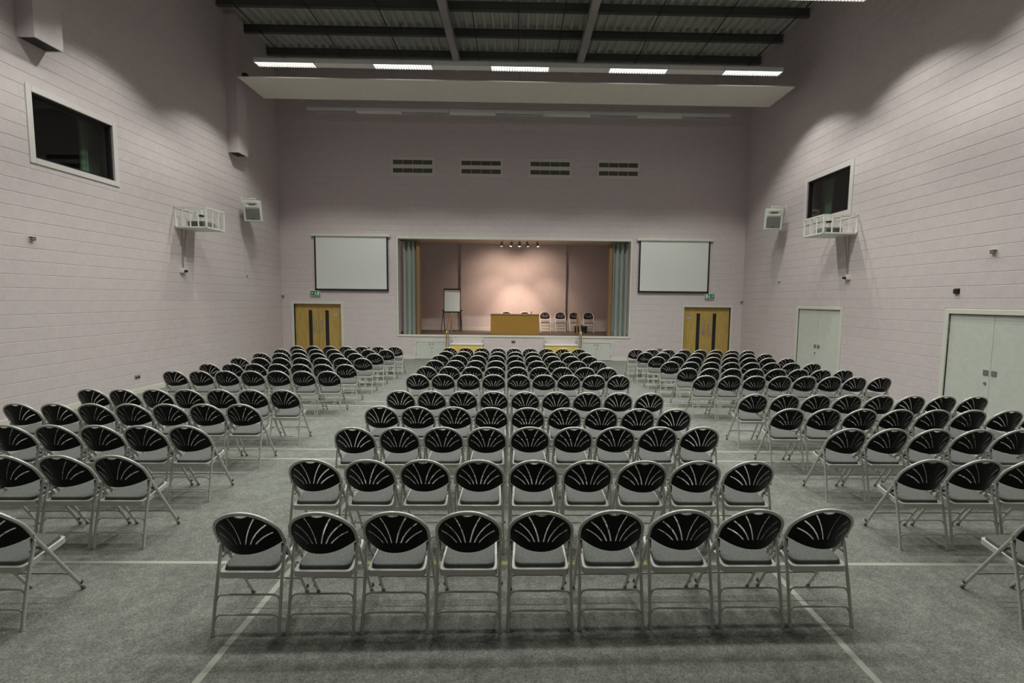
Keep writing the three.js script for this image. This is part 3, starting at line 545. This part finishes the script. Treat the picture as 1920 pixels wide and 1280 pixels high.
// ------------------------------------------------------------------ the folding chair
const zLine = (y) => -0.122 + (y - 0.56) * 0.545;                  // lean of the side tubes
const midZ = (y) => 0.016 - 0.124 * (0.82 - y);
const backZ = (x, y) => { const q = Math.min(1, (x / 0.2) ** 2); return zLine(y) + (midZ(y) - zLine(y)) * (1 - q); };   // the dished back
const onBack = (x, y) => V(x, y, backZ(x, y));
function chairGeometry() {
  const G = {};
  const A = 0.206, yc = 0.625, B = 0.181, arc = [];
  for (let i = 0; i <= 22; i++) { const t = Math.PI * i / 22, c = Math.cos(t), s = Math.sin(t), q = 2 / 2.15; arc.push([A * Math.sign(c) * Math.abs(c) ** q, yc + B * Math.abs(s) ** q]); }
  const path = [V(0.2, 0.54, zLine(0.54)), onBack(0.205, 0.585), ...arc.map(([x, y]) => onBack(x, y)), onBack(-0.205, 0.585), V(-0.2, 0.54, zLine(0.54))];
  G.frame = tube(path, 0.0122, 40, 8);
  // fan panel with six curved slots and a hand hole
  const s = new THREE.Shape();
  arc.forEach(([x, y], i) => i ? s.lineTo(x, y) : s.moveTo(x, y));
  s.lineTo(-0.205, 0.575);
  for (let i = 1; i < 16; i++) { const x = -0.205 + 0.41 * i / 16; s.lineTo(x, 0.529 + 0.046 * Math.abs(x / 0.205) ** 2.8); }
  s.lineTo(0.205, 0.575); s.closePath();
  const slot = (p0, p1, p2) => {
    const l = [], r = [];
    for (let i = 0; i <= 4; i++) { const t = i / 4, u = 1 - t, x = u * u * p0[0] + 2 * u * t * p1[0] + t * t * p2[0], y = u * u * p0[1] + 2 * u * t * p1[1] + t * t * p2[1]; let dx = 2 * u * (p1[0] - p0[0]) + 2 * t * (p2[0] - p1[0]), dy = 2 * u * (p1[1] - p0[1]) + 2 * t * (p2[1] - p1[1]); const n = Math.hypot(dx, dy), w = 0.0047; l.push([x - dy / n * w, y + dx / n * w]); r.push([x + dy / n * w, y - dx / n * w]); }
    s.holes.push(new THREE.Path([...l, ...r.reverse()].map((q) => new THREE.Vector2(...q))));
  };
  for (const m of [1, -1]) { slot([m * 0.0815, 0.7745], [m * 0.0307, 0.698], [m * 0.0143, 0.597]); slot([m * 0.1448, 0.726], [m * 0.0684, 0.675], [m * 0.0415, 0.595]); slot([m * 0.170, 0.660], [m * 0.111, 0.643], [m * 0.070, 0.592]); }
  const hole = []; for (let i = 0; i <= 8; i++) { const x = -0.046 + 0.092 * i / 8; hole.push([x, 0.7925 - 0.016 * (1 - (x / 0.046) ** 2)]); } hole.push([0.02, 0.7955], [-0.02, 0.7955]);
  s.holes.push(new THREE.Path(hole.map((q) => new THREE.Vector2(...q))));
  let p = new THREE.ExtrudeGeometry(s, { depth: 0.009, bevelEnabled: false, curveSegments: 1 }); p = new TessellateModifier(0.055, 6).modify(p);
  const P = p.attributes.position, Nn = p.attributes.normal;
  for (let i = 0; i < P.count; i++) {
    const x = P.getX(i), y = P.getY(i), nz = Nn.getZ(i); P.setZ(i, backZ(x, y) + P.getZ(i) - 0.0045);
    if (Math.abs(nz) > 0.9) { const k = Math.min(1, (x / 0.2) ** 2), v = V((midZ(y) - zLine(y)) * 2 * x / 0.04 * (k < 1 ? 1 : 0), -0.545 * k - 0.124 * (1 - k), 1).normalize().multiplyScalar(Math.sign(nz)); Nn.setXYZ(i, v.x, v.y, v.z); }
  }
  G.panel = p;
  // legs
  const legF = (m) => capped([V(m * 0.2, 0.54, zLine(0.54)), V(m * 0.197, 0.40, -0.220), V(m * 0.192, 0.014, -0.452)], 0.0122, 8, 8);
  const legR = (m) => capped([V(m * 0.203, 0.535, -0.120), V(m * 0.205, 0.25, -0.048), V(m * 0.2085, 0.014, 0)], 0.0108, 8, 8);
  G.legs = [legF(1), legF(-1), legR(1), legR(-1)];
  const cap = (m, x, z, lean) => { const g = new THREE.CylinderGeometry(0.0125, 0.0135, 0.034, 10); g.rotateX(lean); g.translate(m * x, 0.017, z); return g; };
  G.capsRear = [cap(1, 0.2083, -0.002, -0.2), cap(-1, 0.2083, -0.002, -0.2)]; G.capsFront = [cap(1, 0.1931, -0.447, 0.5), cap(-1, 0.1931, -0.447, 0.5)];
  // cross bars: bent ends
  const rear = (y) => { const x = 0.205 + (0.25 - y) * 0.014, z = -0.048 * y / 0.25 - (y > 0.2 ? 0 : 0.0), e = 0.042; return tube([V(-x + 0.004, y - 0.048, z + 0.009), V(-x + 0.011, y - 0.02, z + 0.004), V(-x + 0.026, y - 0.004, z), V(-x + e, y, z), V(0, y, z), V(x - e, y, z), V(x - 0.026, y - 0.004, z), V(x - 0.011, y - 0.02, z + 0.004), V(x - 0.004, y - 0.048, z + 0.009)], 0.0062, 28, 6); };
  G.bars = [rear(0.245), rear(0.125)];
  G.barFront = tube([V(-0.193, 0.14, -0.377), V(-0.18, 0.163, -0.363), V(-0.155, 0.17, -0.358), V(0, 0.17, -0.358), V(0.155, 0.17, -0.358), V(0.18, 0.163, -0.363), V(0.193, 0.14, -0.377)], 0.0058, 22, 6);
  // seat tray and pad
  const outline = (rw, fw, z0, z1, rr, rf) => { const q = new THREE.Shape(); q.moveTo(-rw + rr, -z0); q.lineTo(rw - rr, -z0); q.quadraticCurveTo(rw, -z0, rw - (rw - fw) * 0.12, -z0 + rr); q.lineTo(fw, -z1 - rf); q.quadraticCurveTo(fw, -z1, fw - rf, -z1); q.lineTo(-fw + rf, -z1); q.quadraticCurveTo(-fw, -z1, -fw, -z1 - rf); q.lineTo(-rw + (rw - fw) * 0.12, -z0 + rr); q.quadraticCurveTo(-rw, -z0, -rw + rr, -z0); return q; };
  const lay = (g, y) => { g.rotateX(-Math.PI / 2); g.translate(0, y, 0); return g; };
  const tray = outline(0.186, 0.172, -0.052, -0.372, 0.03, 0.03); tray.holes.push(new THREE.Path(outline(0.168, 0.158, -0.068, -0.358, 0.03, 0.03).getPoints(4).reverse()));
  G.tray = join(lay(new THREE.ExtrudeGeometry(tray, { depth: 0.034, bevelEnabled: true, bevelSize: 0.003, bevelThickness: 0.004, bevelSegments: 2, curveSegments: 4 }), 0.357), lay(new THREE.ShapeGeometry(outline(0.168, 0.158, -0.068, -0.358, 0.03, 0.03), 4), 0.376));
  G.pad = lay(new THREE.ExtrudeGeometry(outline(0.160, 0.150, -0.078, -0.356, 0.04, 0.03), { depth: 0.016, bevelEnabled: true, bevelSize: 0.009, bevelThickness: 0.012, bevelSegments: 3, curveSegments: 5 }), 0.392); metric(G.pad);
  for (const g of [G.tray, G.pad]) { const q = g.attributes.position; for (let i = 0; i < q.count; i++) q.setY(i, q.getY(i) + 0.15 * (-q.getZ(i) - 0.055)); }   // the seat tips back
  // side brackets and row clips
  const bracket = (m) => join(metric(bar(V(m * 0.187, 0.555, -0.128), V(m * 0.187, 0.50, -0.128), 0.006, 0.03)), metric(bar(V(m * 0.187, 0.505, -0.112), V(m * 0.187, 0.432, -0.200), 0.005, 0.016)), metric(bar(V(m * 0.187, 0.47, -0.1), V(m * 0.187, 0.47, -0.18), 0.005, 0.012)));
  G.brackets = [bracket(1), bracket(-1)];
  const clip = (m) => join(metric(bar(V(m * 0.2, 0.575, -0.112), V(m * 0.2185, 0.575, -0.112), 0.012, 0.016)), metric(bar(V(m * 0.2175, 0.56, -0.112), V(m * 0.2175, 0.592, -0.112), 0.005, 0.012)));
  G.clips = [clip(1), clip(-1)];
  const clipLow = (m) => metric(bar(V(m * 0.193, 0.055, -0.428), V(m * 0.214, 0.075, -0.428), 0.012, 0.02)); G.lowClips = [clipLow(1), clipLow(-1)];
  return G;
}
const CG = chairGeometry();
function makeChair() {
  const t = new THREE.Group(); t.name = 'folding_chair';
  part(t, 'backrest', CG.panel, M.plastic, 'black fan-slotted plastic backrest'); const bf = part(t, 'back_frame', CG.frame, M.steel); for (const g of CG.clips) part(bf, 'row_clip', g, M.clipPale);
  CG.legs.forEach((g, i) => { const l = part(t, 'leg', g, M.steel); part(l, 'foot_cap', [...CG.capsFront, ...CG.capsRear][i], i < 2 ? M.steelDark : M.steel); if (i < 2) part(l, 'row_clip', CG.lowClips[i], M.clip); else part(l, 'hinge_bracket', CG.brackets[i - 2], M.steelDark); });
  for (const g of CG.bars) part(t, 'stretcher', g, M.steel);
  part(t, 'stretcher', CG.barFront, M.steelDark);
  part(t, 'seat_frame', CG.tray, M.steel); part(t, 'seat_pad', CG.pad, M.fabric, 'grey fabric seat pad');
  return t;
}
const chair0 = makeChair();
function placeChair(x, y, z, turn, label, group) {
  const c = chair0.clone(); c.name = numbered('folding_chair'); c.position.set(x, y, z); c.rotation.y = turn; scene.add(c);
  return tag(c, label, 'chair', group);
}
// [x of the chair nearest the flip chart side, pitch, count, z in the middle, skew]; first entry is the row farthest from the stage
const CENTRE = [[-1.70, 0.4665, 9, -2.938, -0.026], [-1.695, 0.462, 9, -3.903, -0.006], [-1.691, 0.46, 9, -4.947, -0.028], [-1.694, 0.46, 9, -5.861, 0.01], [-1.699, 0.4565, 9, -6.886, 0.012], [-1.768, 0.452, 9, -8.487, -0.02],
  [-1.792, 0.451, 9, -9.461, -0.012], [-1.801, 0.45, 9, -10.461, -0.018], [-1.84, 0.4495, 9, -11.4, 0.0], [-1.83, 0.4485, 9, -12.267, 0.006], [-1.87, 0.4485, 9, -13.25, 0.012]];
const WINDOW = [[-3.35, 0.455, 1, -2.94, 0], [-4.27, 0.452, 3, -3.952, -0.02], [-5.229, 0.453, 5, -4.902, -0.004], [-6.141, 0.45, 7, -5.916, -0.014], [-6.106, 0.455, 7, -6.871, -0.014], [-6.178, 0.455, 7, -8.673, -0.03],
  [-6.175, 0.453, 7, -9.622, -0.01], [-6.145, 0.449, 7, -10.635, -0.02], [-6.16, 0.45, 7, -11.57, -0.02], [-6.12, 0.4485, 7, -12.48, -0.02], [-6.109, 0.4485, 7, -13.353, -0.02]];
const DOORS = [[3.585, 0.46, 1, -2.975, 0], [3.579, 0.464, 3, -3.989, -0.01], [3.579, 0.463, 5, -4.98, 0.0], [3.467, 0.47, 8, -5.92, 0], [3.487, 0.464, 8, -6.841, 0.008], [3.44, 0.463, 8, -8.582, 0.005],
  [3.465, 0.45, 8, -9.524, 0.015], [3.43, 0.452, 8, -10.524, 0.015], [3.411, 0.4485, 8, -11.468, 0.02], [3.377, 0.4485, 8, -12.415, 0.015], [3.329, 0.4485, 8, -13.261, 0.01]];
const rowName = (i) => i === 10 ? 'row closest to stage' : ord[10 - i] + ' row from stage';
for (const [rows, tail, group] of [
  [CENTRE, (k, n) => ord[k] + ' of centre block from flip-chart side', 'chairs in the centre block'],
  [WINDOW, (k, n) => ord[n - 1 - k] + ' from aisle, block opposite white doors', 'chairs in the block opposite the white doors'],
  [DOORS, (k, n) => ord[k] + ' from aisle, block beside white doors', 'chairs in the block beside the white doors']])
  rows.forEach(([x0, pitch, n, zm, skew], i) => {
    for (let k = 0; k < n; k++) {
      const dx = (k - (n - 1) / 2) * pitch;
      placeChair(x0 + k * pitch + (rnd() - 0.5) * 0.003, 0, zm + dx * skew + (rnd() - 0.5) * 0.012, -skew * 0.3 + (rnd() - 0.5) * 0.008,
        'black fan-back folding chair, ' + rowName(i) + ', ' + tail(k, n), group);
    }
  });

// ------------------------------------------------------------------ on the stage
{
  const d = thing('desk', 'plain yellow-brown wooden desk with a modesty front on the stage', 'desk', [-0.083, STAGE, -17.68]);
  part(d, 'front_panel', box(-0.895, 0.895, 0.005, 0.72, -0.02, 0.0, 0.003), M.desk);
  for (const s of [-1, 1]) part(d, 'side_panel', box(s * 0.895, s * 0.873, 0.005, 0.72, -0.75, -0.02), M.desk);
  part(d, 'desktop', box(-0.91, 0.91, 0.72, 0.75, -0.78, 0.015, 0.006), M.deskTop);
  [[0.915 + 0.20, -19.46], [1.53 + 0.21, -19.5], [2.1 + 0.2, -19.5], [2.67 + 0.21, -19.47]].forEach(([x, z], i) => placeChair(x, STAGE, z, Math.PI + [0.02, -0.03, 0.03, -0.06][i], 'folding chair facing out on the stage, ' + ord[i] + ' from the desk', 'spare chairs on the stage'));
  [[-0.44, 'nearer the flip chart'], [0.30, 'nearer the spare chairs']].forEach(([x, s]) => placeChair(x, STAGE, -19.45, Math.PI, 'folding chair tucked behind the stage desk, ' + s, 'chairs behind the desk'));
  const b = thing('equipment_case', 'low black case under the end spare chairs on the stage', 'case', [2.50, STAGE, -18.82]);
  part(b, 'shell', box(-0.24, 0.24, 0.07, 0.29, -0.13, 0.13, 0.03), M.black); part(b, 'handle', capped([V(-0.07, 0.28, 0), V(-0.06, 0.32, 0), V(0.06, 0.32, 0), V(0.07, 0.28, 0)], 0.009, 12, 6), M.black);
  for (const [x, z] of [[-0.19, -0.09], [0.19, -0.09], [-0.19, 0.09], [0.19, 0.09]]) part(b, 'foot', new THREE.CylinderGeometry(0.02, 0.025, 0.075, 8).translate(x, 0.0375, z), M.black);
  const m = thing('microphone', 'small dark microphone standing on the stage desk', 'microphone', [0.53, STAGE + 0.751, -17.95]);
  part(m, 'stand', new THREE.CylinderGeometry(0.03, 0.035, 0.012, 12).translate(0, 0.006, 0), M.black); part(m, 'neck', tube([V(0, 0.01, 0), V(0, 0.05, 0), V(0.0, 0.07, -0.02)], 0.006, 8, 6), M.black); part(m, 'head', new THREE.SphereGeometry(0.024, 10, 8).translate(0, 0.08, -0.02), M.black);
  // flip chart
  const f = thing('flip_chart', 'white flip chart on a black tripod easel at the side of the stage', 'flip chart', [-2.56, STAGE, -18.95], 0.06);
  const lean = (x, y) => V(x, y, 0.06 - (y - 0.7) * 0.1);
  const bd = new THREE.BoxGeometry(0.66, 0.92, 0.018); bd.rotateX(-0.1); bd.translate(0, 1.235, 0.01); part(f, 'board', metric(bd), M.black);
  const pp = new THREE.BoxGeometry(0.60, 0.84, 0.008); pp.rotateX(-0.1); pp.translate(0, 1.225, 0.028); part(f, 'paper_pad', metric(pp), M.screen, 'blank white paper pad');
  part(f, 'clamp_bar', bar(lean(-0.31, 1.66), lean(0.31, 1.66), 0.03, 0.035), M.black);
  part(f, 'pen_tray', box(-0.33, 0.33, 0.755, 0.775, 0.05, 0.11, 0.004), M.black);
  for (const s of [-1, 1]) { part(f, 'leg', capped([V(s * 0.34, 0.84, 0.04), V(s * 0.405, 0.01, 0.33)], 0.014, 1, 7), M.black); part(f, 'leg', capped([V(s * 0.34, 0.84, 0.02), V(s * 0.32, 0.01, -0.38)], 0.014, 1, 7), M.black); part(f, 'knob', new THREE.SphereGeometry(0.033, 8, 6).translate(s * 0.365, 0.84, 0.03), M.black); }
  part(f, 'brace', bar(V(-0.32, 0.03, -0.37), V(0.32, 0.03, -0.37), 0.02, 0.02), M.black);
}

scene.traverse((o) => { if (o.isMesh) { o.castShadow = true; o.receiveShadow = true; } });
renderer.render(scene, camera);
